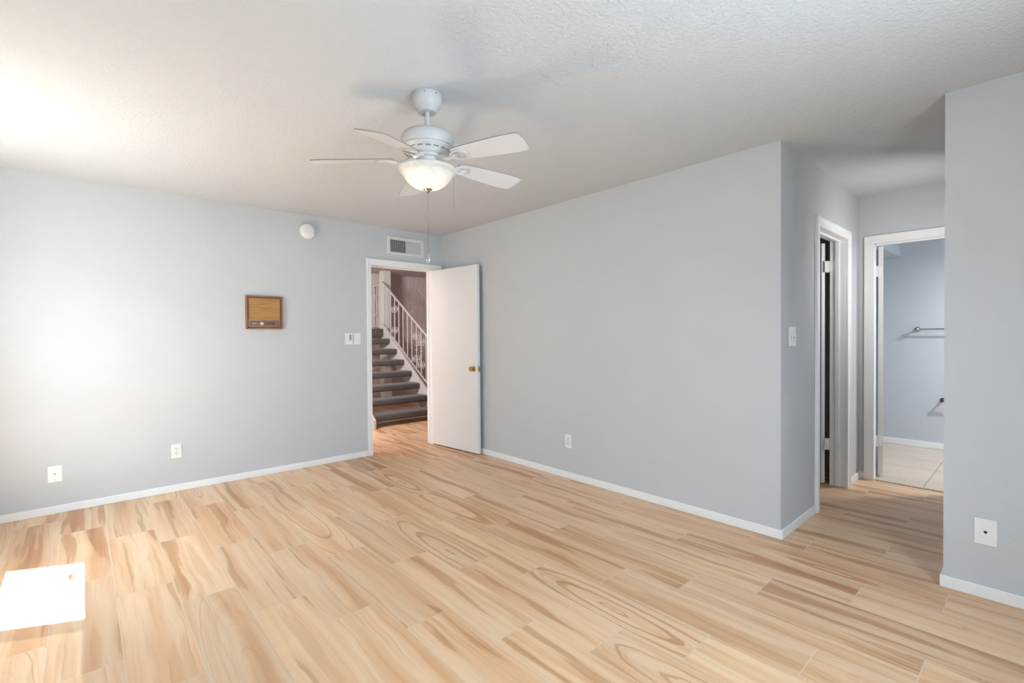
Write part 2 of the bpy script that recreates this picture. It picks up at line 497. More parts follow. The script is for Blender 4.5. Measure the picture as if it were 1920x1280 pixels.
# door casings (trim) -------------------------------------------------------
def casing_x(name, x0, x1, yf, sgn, w0, w1, depth, stop, hz=DH):
    """doorway in a wall whose face lies at y=yf; sgn=-1: casing stands out towards -y"""
    bm = bmesh.new()
    t = 0.016 * sgn
    ya, yb = sorted((yf, yf + t))
    hw = 0.062
    box(bm, x0 - w0, x0, ya, yb, 0, hz)
    box(bm, x1, x1 + w1, ya, yb, 0, hz)
    box(bm, x0 - w0, x1 + w1, ya, yb, hz, hz + hw)
    tb = 0.010 * sgn                            # raised outer back band
    yc, yd = sorted((yf, yf + t + tb * 0.5))
    box(bm, x0 - w0 - 0.003, x0 - w0 + 0.016, yc, yd, 0, hz + hw + 0.003)
    box(bm, x1 + w1 - 0.016, x1 + w1 + 0.003, yc, yd, 0, hz + hw + 0.003)
    box(bm, x0 - w0 + 0.016, x1 + w1 - 0.016, yc, yd, hz + hw - 0.016, hz + hw + 0.003)
    je = yf - sgn * depth                       # jamb lining
    ja, jb = sorted((yf, je))
    box(bm, x0 - 0.018, x0, ja, jb, 0, hz)
    box(bm, x1, x1 + 0.018, ja, jb, 0, hz)
    box(bm, x0 - 0.018, x1 + 0.018, ja, jb, hz, hz + 0.018)
    if stop:
        s0, s1 = sorted((yf - sgn * stop[0], yf - sgn * stop[1]))
        box(bm, x0, x0 + 0.011, s0, s1, 0, hz)
        box(bm, x1 - 0.011, x1, s0, s1, 0, hz)
        box(bm, x0 + 0.011, x1 - 0.011, s0, s1, hz - 0.011, hz)
    return struct(name, bm, trim_m, bevel=0.003)
casing_x('trim_1', D1A, D1B, YB, -1, 0.046, 0.126, T, (0.055, 0.09))
casing_x('trim_2', D2A, D2B, Y1, -1, 0.060, 0.070, T, (0.045, 0.075))
bm = bmesh.new()                                # the bathroom doorway, in the wall facing -x
t = 0.016
box(bm, XE - t, XE, D3B, D3B + 0.067, 0, DH); box(bm, XE - t, XE, D3A - 0.024, D3A, 0, DH); box(bm, XE - t, XE, D3A - 0.024, D3B + 0.067, DH, DH + 0.065)
box(bm, XE - t - 0.005, XE, D3B + 0.051, D3B + 0.070, 0, DH + 0.068); box(bm, XE - t - 0.005, XE, D3A - 0.024, D3B + 0.051, DH + 0.049, DH + 0.068)
box(bm, XE, XE + 0.086, D3B + 0.005, D3B + 0.018, 0, DH); box(bm, XE, XE + T, D3A - 0.018, D3A, 0, DH); box(bm, XE, XE + T, D3A - 0.018, D3B + 0.018, DH, DH + 0.018)
box(bm, XE + 0.035, XE + 0.07, D3A, D3B, DH - 0.011, DH); box(bm, XE + 0.035, XE + 0.07, D3A, D3A + 0.011, 0, DH)
struct('trim_3', bm, trim_m, bevel=0.003)
bm = bmesh.new()
for k in range(5):
    y = D3A + 0.004 + k * 0.121
    box(bm, XE - 0.004 + random.uniform(-.003, .003), XE + 0.028, y, y + 0.112, 0, 0.006 + random.uniform(0, .002))
struct('trim_4', bm, simple('worn_threshold', srgb(188, 168, 142), 0.6, var=0.2, vscale=30), label='worn narrow threshold strip at the bathroom doorway')

# ------------------------------------------------------------------ doors
def knob(parent, p, n, name='door_knob', short=1.0):
    """door knob on a face: p the point on the face, n the outward unit normal"""
    bm = bmesh.new()
    prof = [(0.0, 0.0), (0.0285, 0.0), (0.0285, 0.003), (0.024, 0.007), (0.0125, 0.010), (0.0115, 0.022 * short), (0.016, 0.026 * short), (0.0245, 0.034 * short),
            (0.0265, 0.044 * short), (0.0235, 0.053 * short), (0.014, 0.059 * short), (0.0, 0.060 * short)]
    lathe(bm, prof, 28)
    q = Vector((0, 0, 1)).rotation_difference(Vector(n)).to_matrix().to_4x4()
    bm.transform(Matrix.Translation(p) @ q)
    return obj(name, bm, brass_m, parent, smooth=True)

def hinged_slab(name, piv, ang, length, thick, z0, z1, mat, label, side=1):
    """slab starting at piv, running along ang (radians) with its thickness to the left (side=1) or right (-1)"""
    d = Vector((math.cos(ang), math.sin(ang), 0))
    n = Vector((-d.y, d.x, 0)) * side
    bm = bmesh.new()
    v = box(bm, 0, length, 0, thick, z0, z1)
    for x in v:
        p_ = Vector((piv[0], piv[1], 0)) + d * x.co.x + n * x.co.y
        x.co = (p_.x, p_.y, x.co.z)
    o = struct(name, bm, mat, label=label, bevel=0.002, loc=(piv[0], piv[1], 0))
    return o, d, n

# door 1: white flush slab swung against the right wall
pa, pb = Vector((3.018, 4.742)), Vector((3.092, 3.985))
a1 = math.atan2(pb.y - pa.y, pb.x - pa.x)
door1, d, n = hinged_slab('door_1', pa, a1, (pb - pa).length, 0.035, 0.014, 2.016, door_m, 'white flush door standing open against the right wall', side=1)
L1 = (pb - pa).length
pk = Vector((pa.x, pa.y, 0.912)) + d * (L1 - 0.060)
knob(door1, pk, -n)
knob(door1, pk + n * 0.035, n, short=0.62)
bm = bmesh.new()
e = Vector((pa.x, pa.y, 0)) + d * L1
for (w0, w1, z0, z1, t_) in ((0.006, 0.029, 0.883, 0.940, 0.0015), (0.012, 0.023, 0.902, 0.922, 0.009)):
    vv = box(bm, 0, t_, w0, w1, z0, z1)
    for x in vv:
        p_ = e + d * x.co.x + n * x.co.y
        x.co = (p_.x, p_.y, x.co.z)
obj('door_latch', bm, brass_m, door1)
for zc in (0.30, 1.80):                       # knuckles by the right casing
    bm = bmesh.new()
    tube(bm, [(pa.x + 0.012, pa.y + 0.004, zc - 0.045), (pa.x + 0.012, pa.y + 0.004, zc + 0.045)], 0.006, 10)
    obj('hinge', bm, trim_m, door1, smooth=True)

# door 2: slab of the dark room off the hallway, hinge edge showing
door2, d, n = hinged_slab('door_2', (4.592, 1.216), math.radians(62), 0.715, 0.035, 0.018, 2.008, door_m, 'white door seen edge-on in the hallway doorway', side=1)
for zc in (0.342, 1.815):
    bm = bmesh.new()
    tube(bm, [(4.605, 1.204, zc - 0.048), (4.605, 1.204, zc + 0.048)], 0.007, 10)
    box(bm, 4.600, 4.6155, 1.1905, 1.206, zc - 0.046, zc + 0.046)
    box(bm, 4.562, 4.603, 1.2085, 1.2125, zc - 0.046, zc + 0.046)
    obj('hinge', bm, trim_m, door2)

# door 3: bathroom slab, folded back beyond its jamb
door3, d, n = hinged_slab('door_3', (5.166, 0.931), math.radians(15), 0.60, 0.035, 0.030, 2.012, door_m, 'white bathroom door seen edge-on behind its jamb', side=1)
for zc in (0.320, 1.797):
    bm = bmesh.new()
    tube(bm, [(5.150, 0.972, zc - 0.047), (5.150, 0.972, zc + 0.047)], 0.007, 10)
    box(bm, 5.119, 5.151, 0.9690, 0.9720, zc - 0.046, zc + 0.046)
    box(bm, 5.1515, 5.160, 0.938, 0.976, zc - 0.046, zc + 0.046)
    obj('hinge', bm, trim_m, door3)

# ------------------------------------------------------------------ the window in the left wall (outside the frame, lets the sun in)
win = bmesh.new()
fx0, fx1 = XL - 0.11, XL - 0.05
ymid = 3.17
for b_ in ((fx0, fx1, WIN_Y0, WIN_Y0 + 0.02, WIN_Z0, WIN_Z1), (fx0, fx1, WIN_Y1 - 0.02, WIN_Y1, WIN_Z0, WIN_Z1), (fx0, fx1, WIN_Y0 + 0.02, WIN_Y1 - 0.02, WIN_Z0, WIN_Z0 + 0.03),
           (fx0, fx1, WIN_Y0 + 0.02, WIN_Y1 - 0.02, WIN_Z1 - 0.012, WIN_Z1), (fx0, fx1, ymid - 0.045, ymid + 0.045, WIN_Z0 + 0.03, WIN_Z1 - 0.012)):
    box(win, *b_)
window = struct('window_1', win, vinyl_m, label='white sliding window in the left wall')
o = obj('pane', boxes((WX - 0.003, WX + 0.003, ymid + 0.045, WIN_Y1 - 0.02, WIN_Z0 + 0.03, WIN_Z1 - 0.012)), glass_m, window)
o = obj('pane', boxes((WX - 0.003, WX + 0.003, WIN_Y0 + 0.02, ymid - 0.045, WIN_Z0 + 0.03, WIN_Z1 - 0.012)), glass_m, window)
bm = bmesh.new()
vv = [bm.verts.new(p_) for p_ in ((WX - 0.02, WIN_Y0 + 0.02, WIN_Z0 + 0.03), (WX - 0.02, ymid - 0.045, WIN_Z0 + 0.03), (WX - 0.02, ymid - 0.045, WIN_Z1 - 0.012), (WX - 0.02, WIN_Y0 + 0.02, WIN_Z1 - 0.012))]
bm.faces.new(vv)
obj('insect_screen', bm, screen_m, window)
zs = WIN_Z1 * (1 - (0.05 + 0.069) / (0.05 - WX))
obj('sticker', boxes((WX + 0.0032, WX + 0.0042, 3.44 + 0.48 * 0.66 - 0.046, 3.44 + 0.48 * 0.66 + 0.046, zs - 0.042, zs + 0.042)), grey_m, window)

win = bmesh.new()  # unseen window added behind the camera to fill the room with sky light
fy0, fy1 = YF - 0.11, YF - 0.05
xm_ = (FWX0 + FWX1) / 2
for b_ in ((FWX0, FWX0 + .03, fy0, fy1, .90, 2.0), (FWX1 - .03, FWX1, fy0, fy1, .90, 2.0), (FWX0 + .03, FWX1 - .03, fy0, fy1, .90, .93), (FWX0 + .03, FWX1 - .03, fy0, fy1, 1.97, 2.0), (xm_ - .03, xm_ + .03, fy0, fy1, .93, 1.97)):
    box(win, *b_)
fill_win = struct('fill_window', win, vinyl_m, label='unseen white window added behind the camera as sky fill')
for xa, xb in ((FWX0 + .03, xm_ - .03), (xm_ + .03, FWX1 - .03)):
    obj('pane', boxes((xa, xb, YF - .083, YF - .077, .93, 1.97)), glass_m, fill_win)

# ------------------------------------------------------------------ ceiling fan
FX, FY = 1.265, 2.016
fan = thing('ceiling_fan', 'white five-blade ceiling fan with a lit frosted glass bowl', 'ceiling fan', (FX, FY, H))
fc = (FX, FY, 0)
def fl(name, prof, mat=None, parent=fan, seg=56):
    bm = bmesh.new(); lathe(bm, prof, seg, fc)
    return obj(name, bm, mat or fan_m, parent, smooth=True)
canopy = fl('canopy', [(0, H - .001), (0.068, H - .001), (0.0705, H - 0.006), (0.0715, H - 0.026), (0.0695, H - 0.044), (0.0635, H - 0.060), (0.054, H - 0.073), (0.047, H - 0.080), (0.0455, H - 0.087), (0.041, H - 0.090), (0.018, H - 0.088), (0, H - 0.088)])
for da in (2.9, 3.7):
    bm = bmesh.new()
    bmesh.ops.create_icosphere(bm, subdivisions=2, radius=0.0042, matrix=Matrix.Translation((FX + 0.071 * math.cos(da + 1.1), FY + 0.071 * math.sin(da + 1.1), H - 0.016)))
    obj('screw', bm, grey_m, canopy, smooth=True)
fl('downrod', [(0, 2.36), (0.0125, 2.36), (0.0125, 2.255), (0, 2.255)], seg=24)
fl('yoke_cover', [(0, 2.292), (0.014, 2.292), (0.020, 2.285), (0.026, 2.268), (0.033, 2.252), (0, 2.252)], seg=32)
motor = fl('motor_housing', [(0, 2.258), (0.060, 2.257), (0.095, 2.252), (0.117, 2.242), (0.127, 2.226), (0.1295, 2.210), (0.1285, 2.190), (0.126, 2.181), (0, 2.181)])
ring = fl('vented_ring', [(0, 2.181), (0.122, 2.181), (0.124, 2.177), (0.122, 2.172), (0.116, 2.166), (0.100, 2.151), (0.096, 2.143), (0.090, 2.140), (0, 2.140)], parent=motor)
bm = bmesh.new()
for k in range(18):
    a = 2 * PI * k / 18
    q = Matrix.Translation((FX, FY, 0)) @ Matrix.Rotation(a, 4, 'Z') @ Matrix.Translation((0.1085, 0, 2.1585)) @ Matrix.Rotation(math.radians(-46), 4, 'Y')
    vv = box(bm, -0.0012, 0.0012, -0.0115, 0.0115, -0.0058, 0.0058)
    for x in vv:
        x.co = q @ x.co
obj('vent_slots', bm, simple('vent_shadow_grey', srgb(120, 121, 122), 0.6), motor)
fl('flywheel', [(0, 2.140), (0.074, 2.140), (0.076, 2.134), (0.074, 2.128), (0.052, 2.126), (0.050, 2.112), (0, 2.112)])
fit = fl('switch_housing', [(0, 2.114), (0.052, 2.114), (0.055, 2.108), (0.062, 2.098), (0.070, 2.088), (0.078, 2.078), (0.080, 2.072), (0.077, 2.070), (0, 2.070)])
bowlp = [(0.1400, 2.0745), (0.1415, 2.072), (0.1405, 2.068), (0.1345, 2.062), (0.1265, 2.056), (0.1215, 2.050), (0.1145, 2.039), (0.104, 2.023), (0.088, 2.006), (0.066, 1.992), (0.040, 1.983), (0.018, 1.980)]
inner = [(r - 0.004 if r > .03 else r, z + 0.003) for r, z in bowlp]
bowl = fl('glass_bowl', bowlp + inner[::-1] + [bowlp[0]], glow_m)
fin = fl('finial', [(0, 1.986), (0.021, 1.986), (0.0225, 1.982), (0.020, 1.978), (0.012, 1.973), (0.008, 1.966), (0.0055, 1.962), (0, 1.961)], chrome_m, seg=28)
for k, (bx, by) in enumerate(((0.030, 0.020), (-0.045, -0.010))):
    bmx = bmesh.new()
    lathe(bmx, [(0, 2.070), (0.012, 2.070), (0.013, 2.060), (0.010, 2.056), (0, 2.056)], 16, (FX + bx, FY + by, 0))
    obj('bulb_socket', bmx, plastic_m, fan, smooth=True)
    light('fan_bulb', 'POINT', (FX + bx, FY + by, 2.038), 0.075 if k == 0 else 0.05, (1.0, 0.92, 0.82), shadow_soft_size=0.016)

edge_m = simple('grey_blade_edge', srgb(146, 144, 142), 0.5)
bR, bW, bP = 0.5495, 0.0613, -0.2206
phi0 = 1.2138
drop = (-0.0016, 0.0108, -0.0446, 0.0025, 0.0099)
TX, TY = 0.0137, 0.0141
for k in range(5):
    a = phi0 + math.radians(72 * k)
    zt = 2.0971 + drop[k] + TX * bR * math.cos(a) + TY * bR * math.sin(a)
    zr = 2.123                                   # height of the bracket at the flywheel
    slope = math.atan2(zt - zr, bR - 0.07)
    # local frame: +x outwards, y sideways, z up, pitched about x
    q = Matrix.Translation((FX, FY, zr)) @ Matrix.Rotation(a, 4, 'Z') @ Matrix.Translation((0.07, 0, 0)) @ Matrix.Rotation(-slope, 4, 'Y') @ Matrix.Rotation(bP, 4, 'X') @ Matrix.Translation((-0.07, 0, 0))
    # outline of one blade
    up, lo = [], []
    for (x, w) in ((0.165, 0.026), (0.170, 0.037), (0.182, 0.045), (0.205, 0.049), (0.27, 0.0545), (0.35, 0.0605), (0.43, 0.0650), (0.49, 0.0660), (0.520, 0.0645)):
        up.append((x, w)); lo.append((x, -w))
    tip = [(0.540, 0.0590), (0.5465, 0.0500), (0.5540, 0.0250), (0.5565, 0.0), (0.5570, -0.0250), (0.5545, -0.0520), (0.5470, -0.0605), (0.535, -0.0640)]
    outline = up + tip + lo[::-1]
    bm = bmesh.new()
    prism(bm, outline, 2, -0.0024, 0.0024)
    bm.transform(q)
    bmesh.ops.recalc_face_normals(bm, faces=bm.faces[:])
    for f in bm.faces:
        f.material_index = 0 if len(f.verts) > 8 else 1
    blade = obj('blade', bm, blade_m, fan)
    blade.data.materials.append(edge_m)
    # decorative bracket (arm, forked plate with a hollow)
    bm = bmesh.new()
    arm = [(0.055, 0, 0.008), (0.085, 0, 0.004), (0.110, 0, -0.010), (0.135, 0, -0.016), (0.160, 0, -0.011), (0.178, 0, -0.006)]
    tube(bm, arm, [0.011, 0.010, 0.009, 0.010, 0.011, 0.009], 10)
    for sg in (1, -1):
        fork = [(0.150, 0.002 * sg, -0.012), (0.163, 0.018 * sg, -0.010), (0.182, 0.031 * sg, -0.008), (0.205, 0.034 * sg, -0.007), (0.226, 0.026 * sg, -0.007), (0.240, 0.010 * sg, -0.007), (0.243, 0.0, -0.007)]
        tube(bm, fork, [0.006, 0.0072, 0.0076, 0.0074, 0.0068, 0.006, 0.0055], 8)
    box(bm, 0.170, 0.200, -0.014, 0.014, -0.0065, -0.0030)
    bm.transform(q)
    obj('blade_bracket', bm, fan_m, blade, smooth=True)

def beads(bm, p0, p1, r=0.0016, step=0.0058):
    p0, p1 = Vector(p0), Vector(p1)
    nb = int((p1 - p0).length / step)
    for i in range(nb + 1):
        bmesh.ops.create_icosphere(bm, subdivisions=1, radius=r, matrix=Matrix.Translation(p0.lerp(p1, i / nb)))
bm = bmesh.new()
beads(bm, (FX, FY, 1.962), (FX, FY, 1.668))
tube(bm, [(FX, FY, 1.962), (FX, FY, 1.666)], 0.0009, 5)
bmesh.ops.create_icosphere(bm, subdivisions=2, radius=0.0034, matrix=Matrix.Translation((FX, FY, 1.835)))
chain = obj('pull_chain', bm, chrome_m, fan, smooth=True)
bm = bmesh.new()
lathe(bm, [(0, 1.671), (0.0022, 1.670), (0.0035, 1.664), (0.0065, 1.655), (0.0100, 1.645), (0.0115, 1.637), (0.0102, 1.629), (0.006, 1.6235), (0, 1.622)], 20, fc)
obj('pendant', bm, simple('clear_grey_pendant', srgb(190, 190, 190), 0.12, 0.6), chain, smooth=True)
sd = Rv * 0.115 + Vector((Fv.x, Fv.y, 0)).normalized() * 0.095
p1 = Vector((FX, FY, 0)) + sd
bm = bmesh.new()
tube(bm, [Vector((FX, FY, 2.100)) + sd * 0.35, Vector((FX, FY, 2.103)) + sd * 0.8, Vector((p1.x, p1.y, 2.098)), Vector((p1.x, p1.y, 2.08))], 0.0022, 6)
beads(bm, (p1.x, p1.y, 2.08), (p1.x, p1.y, 1.911), 0.0013)
tube(bm, [(p1.x, p1.y, 2.08), (p1.x, p1.y, 1.909)], 0.0008, 5)
obj('pull_chain', bm, chrome_m, fan, smooth=True)

# ------------------------------------------------------------------ wall fittings
def plate(name, label, cat, wall, c, z, w, h, group=None, t=0.0055):
    """cover plate; wall='b' back wall (facing -y, c=x), 'r' right wall (facing -x, c=y), 'h' hallway left wall (facing -y)"""
    plane = {'b': YB, 'r': XR, 'h': Y1}[wall]
    loc = (c, plane, z) if wall in 'bh' else (plane, c, z)
    root = thing(name, label, cat, loc, group)
    def put(nm, mat, c0, c1, z0, z1, d0, d1, bevel=0.0, parent=root):
        if wall in 'bh':
            bm = boxes((c + c0, c + c1, plane - d1, plane - d0, z + z0, z + z1))
        else:
            bm = boxes((plane - d1, plane - d0, c + c0, c + c1, z + z0, z + z1))
        return obj(nm, bm, mat, parent, bevel=bevel)
    def disc(nm, mat, cc, zz, r, d0, d1, parent=root, seg=24, squash=1.0):
        bm = bmesh.new()
        lathe(bm, [(0, d0), (r, d0), (r * .96, d1 - .0005), (r * .8, d1), (0, d1)], seg)
        rot = Matrix.Rotation(PI / 2, 4, 'X') if wall in 'bh' else Matrix.Rotation(-PI / 2, 4, 'Y')
        off_ = Vector((c + cc, plane, z + zz)) if wall in 'bh' else Vector((plane, c + cc, z + zz))
        bm.transform(Matrix.Translation(off_) @ rot)
        return obj(nm, bm, mat, parent, smooth=True)
    cover = put('cover_plate', plastic_m, -w / 2, w / 2, -h / 2, h / 2, 0.0004, t, 0.002)
    return root, put, disc, cover

def duplex(root, put, disc, t=0.0055):
    for dz in (-0.0195, 0.0195):
        f = put('receptacle', plastic_m, -0.0165, 0.0165, dz - 0.0145, dz + 0.0145, t - .001, t + 0.002, 0.004)
        put('slot', dark_m, -0.0075, -0.0050, dz - 0.001, dz + 0.008, t + .0015, t + 0.0024, parent=f)
        put('slot', dark_m, 0.0050, 0.0075, dz - 0.001, dz + 0.007, t + .0015, t + 0.0024, parent=f)
        put('ground_hole', dark_m, -0.0022, 0.0022, dz - 0.009, dz - 0.0045, t + .0015, t + 0.0024, parent=f)
    disc('screw', grey_m, 0, 0, 0.003, t - .001, t + 0.001)

r_, put, disc, _c = plate('wall_outlet', 'white duplex outlet low on the left-hand wall, beside the stair doorway wall switches below', 'outlet', 'b', 0.560, 0.331, 0.072, 0.115)
r_['label'] = 'white duplex outlet low on the back wall, below the intercom'
duplex(r_, put, disc)
r_, put, disc, _c = plate('cable_plate', 'white coax cable plate low on the back wall, at the far left', 'cable plate', 'b', -0.163, 0.287, 0.077, 0.117)
disc('connector', chrome_m, 0, 0.002, 0.0052, 0.005, 0.0135)
disc('screw', grey_m, 0, 0.042, 0.003, 0.0045, 0.0065)
disc('screw', grey_m, 0, -0.042, 0.003, 0.0045, 0.0065)
r_, put, disc, _c = plate('wall_outlet', 'white outlet low on the long wall right of the open door', 'outlet', 'r', 2.799, 0.328, 0.074, 0.118)
duplex(r_, put, disc)
r_, put, disc, _c = plate('phone_jack', 'white phone jack plate with a black hole, on the near right wall', 'phone jack', 'r', 0.180, 0.316, 0.078, 0.121)
bm = bmesh.new()
prism(bm, [(0.180 - 0.0062, 0.316 + 0.0055), (0.180 + 0.0062, 0.316 + 0.0055), (0.180 + 0.0062, 0.316 - 0.0005), (0.180 + 0.0026, 0.316 - 0.0035), (0.180 + 0.0022, 0.316 - 0.0068), (0.180 - 0.0022, 0.316 - 0.0068),
           (0.180 - 0.0026, 0.316 - 0.0035), (0.180 - 0.0062, 0.316 - 0.0005)], 0, XR - 0.0062, XR - 0.0050)
obj('jack_hole', bm, dark_m, r_)
disc('screw', plastic_m, 0, 0.042, 0.003, 0.0045, 0.0065)
disc('screw', plastic_m, 0, -0.042, 0.003, 0.0045, 0.0065)
# two-gang toggle switch at the hallway mouth
r_, put, disc, _c = plate('light_switch', 'white two-toggle light switch on the hallway wall by the corner', 'light switch', 'h', 3.368, 1.245, 0.118, 0.124)
for dc in (-0.023, 0.023):
    f = put('switch_slot', grey_m, dc - 0.005, dc + 0.005, -0.012, 0.012, 0.005, 0.0062)
    put('toggle', plastic_m, dc - 0.0042, dc + 0.0042, 0.001, 0.010, 0.0058, 0.017, 0.001)
    for dz in (-0.030, 0.030):
        disc('screw', grey_m, dc, dz, 0.0028, 0.0045, 0.0065)
# thermostat-like controller and rocker switch left of the stair doorway
r_, put, disc, _c = plate('thermostat', 'white wall thermostat with a grey display, left of the rocker switch', 'thermostat', 'b', 2.030, 1.239, 0.084, 0.118, t=0.012)
put('display', grey_m, 0.004, 0.024, -0.012, 0.045, 0.0115, 0.0135)
put('display_bezel', plastic_m, 0.026, 0.034, -0.035, 0.048, 0.0115, 0.0150)
put('button', plastic_m, -0.030, -0.010, -0.030, -0.018, 0.0115, 0.0135, 0.001)
r_, put, disc, _c = plate('light_switch', 'white rocker light switch beside the stair doorway casing', 'light switch', 'b', 2.118, 1.240, 0.078, 0.118)
f = put('rocker_frame', plastic_m, -0.0185, 0.0185, -0.0345, 0.0345, 0.005, 0.0068, 0.001)
put('rocker', plastic_m, -0.0155, 0.0155, -0.031, 0.031, 0.0062, 0.0092, 0.0015)
put('dimmer_slide', grey_m, 0.008, 0.010, -0.026, -0.006, 0.009, 0.0102)

# smoke detector
r_ = thing('smoke_detector', 'round white smoke detector high on the back wall', 'smoke detector', (1.625, YB, 2.279))
rot = Matrix.Translation((1.625, YB, 2.279)) @ Matrix.Rotation(PI / 2, 4, 'X')
bm = bmesh.new(); lathe(bm, [(0, 0.0005), (0.066, 0.0005), (0.066, 0.012), (0, 0.012)], 48); bm.transform(rot)
obj('mounting_base', bm, plastic_m, r_, smooth=True)
bm = bmesh.new(); lathe(bm, [(0, 0.012), (0.072, 0.012), (0.074, 0.018), (0.073, 0.030), (0.068, 0.039), (0.050, 0.046), (0.030, 0.049), (0, 0.050)], 48); bm.transform(rot)
body = obj('body', bm, plastic_m, r_, smooth=True)
bm = bmesh.new(); lathe(bm, [(0, 0.048), (0.017, 0.048), (0.018, 0.0505), (0.015, 0.0525), (0, 0.053)], 28, (0.0, -0.012, 0)); bm.transform(rot)
obj('test_button', bm, plastic_m, body, smooth=True)
bm = bmesh.new()
for k in range(7):
    a = math.radians(-20 + k * 15)
    vv = box(bm, -0.0012, 0.0012, -0.006, 0.006, 0.0440, 0.0475)
    qq = Matrix.Rotation(a, 4, 'Z') @ Matrix.Translation((0.047, 0, 0)) @ Matrix.Rotation(0.30, 4, 'Y')
    for x in vv:
        x.co = rot @ (qq @ x.co)
obj('sound_slots', bm, grey_m, body)

# air supply grille
vx0, vx1, vz0, vz1 = 2.468, 2.924, 2.161, 2.352
r_ = thing('air_vent', 'white rectangular air vent above the stair doorway', 'vent', ((vx0 + vx1) / 2, YB, vz0))
ix0, ix1, iz0, iz1 = vx0 + 0.037, vx1 - 0.037, vz0 + 0.026, vz1 - 0.031
yf = YB - 0.012
obj('frame', boxes((vx0, ix0, yf, YB - .0004, vz0, vz1), (ix1, vx1, yf, YB - .0004, vz0, vz1), (ix0, ix1, yf, YB - .0004, vz0, iz0), (ix0, ix1, yf, YB - .0004, iz1, vz1)), white_metal_m, r_, bevel=0.003)
obj('duct_backing', boxes((ix0, ix1, YB - 0.0024, YB - 0.0006, iz0, iz1)), simple('vent_backing_grey', srgb(96, 92, 86), 0.8), r_)  # flat grey sheet behind the louvers
xm = ix0 + (ix1 - ix0) * 0.49
def louvers(name, xa, xb, nn, ang):
    bm = bmesh.new()
    for k in range(nn):
        xc = xa + (xb - xa) * (k + 0.5) / nn
        vv = box(bm, -0.0009, 0.0009, -0.0046, 0.0046, iz0, iz1)
        for x in vv:
            px = x.co.x * math.cos(ang) - x.co.y * math.sin(ang)
            py = x.co.x * math.sin(ang) + x.co.y * math.cos(ang)
            x.co = (xc + px, YB - 0.0073 + py, x.co.z)
    return obj(name, bm, white_metal_m, r_)
louvers('louver_bank', ix0, xm, 13, math.radians(-20))
louvers('louver_bank', xm, ix1, 14, math.radians(52))
obj('damper_lever', boxes((vx0 + 0.012, vx0 + 0.018, yf - 0.008, yf, vz0 + 0.085, vz0 + 0.110)), white_metal_m, r_)

# wood intercom
sx = 0.000633
ix, iz = 1.083, 1.338                            # lower left corner
W_, H_ = 0.309, 0.302
ic = thing('intercom', 'square wooden intercom speaker panel on the back wall', 'intercom', (ix + W_ / 2, YB, iz))
fr = 0.013
obj('frame', boxes((ix, ix + fr, YB - .028, YB - .0004, iz, iz + H_), (ix + W_ - fr, ix + W_, YB - .028, YB - .0004, iz, iz + H_), (ix + fr, ix + W_ - fr, YB - .028, YB - .0004, iz + H_ - fr, iz + H_), (ix + fr, ix + W_ - fr, YB - .028, YB - .0004, iz, iz + fr)), walnut_m, ic, bevel=0.002)
obj('inner_frame', boxes((ix + fr, ix + fr + .010, YB - .018, YB - .0004, iz + fr, iz + H_ - fr), (ix + W_ - fr - .010, ix + W_ - fr, YB - .018, YB - .0004, iz + fr, iz + H_ - fr),
                         (ix + fr + .010, ix + W_ - fr - .010, YB - .018, YB - .0004, iz + H_ - fr - .010, iz + H_ - fr), (ix + fr + .010, ix + W_ - fr - .010, YB - .018, YB - .0004, iz + fr, iz + fr + .010)), simple('dark_wood_rebate', srgb(96, 62, 40), 0.5, var=.1), ic)
gx0, gx1 = ix + 0.023, ix + W_ - 0.023
obj('speaker_grille', boxes((gx0, gx1, YB - .014, YB - .0004, iz + 0.081, iz + H_ - 0.023)), weave_m, ic)
cp = obj('control_panel', boxes((gx0, gx1, YB - .014, YB - .0004, iz + 0.023, iz + 0.0795)), panel_m, ic)
obj('metal_edging', boxes((gx0, gx0 + .003, YB - .0165, YB - .014, iz + .023, iz + .0795), (gx1 - .003, gx1, YB - .0165, YB - .014, iz + .023, iz + .0795), (gx0 + .003, gx1 - .003, YB - .0165, YB - .014, iz + .023, iz + .026), (gx0 + .003, gx1 - .003, YB - .0165, YB - .014, iz + .0775, iz + .0795)), chrome_m, cp)
zc = iz + 0.049
obj('name_strip', boxes((gx0 + 0.030, gx0 + 0.068, YB - .0155, YB - .014, zc - .002, zc + .003)), simple('pale_copper_strip', srgb(214, 172, 150), 0.4), cp)
rot = Matrix.Translation((gx0 + 0.107, YB - .014, zc)) @ Matrix.Rotation(PI / 2, 4, 'X')
bm = bmesh.new(); lathe(bm, [(0, 0), (0.0165, 0), (0.0165, 0.004), (0.014, 0.014), (0.012, 0.016), (0, 0.016)], 28); bm.transform(rot)
obj('volume_knob', bm, simple('gold_knob', srgb(224, 196, 158), 0.35, 0.3), cp, smooth=True)
for dx_ in (0.166, 0.203):
    obj('lever_switch', boxes((gx0 + dx_ - .013, gx0 + dx_ + .013, YB - .019, YB - .014, zc - .003, zc + .010)), simple('dark_brown_lever', srgb(66, 46, 40), 0.35), cp, bevel=0.003)
    obj('lever_tip', boxes((gx0 + dx_ - .010, gx0 + dx_ - .001, YB - .024, YB - .0185, zc + .004, zc + .009)), chrome_m, cp, bevel=0.001)

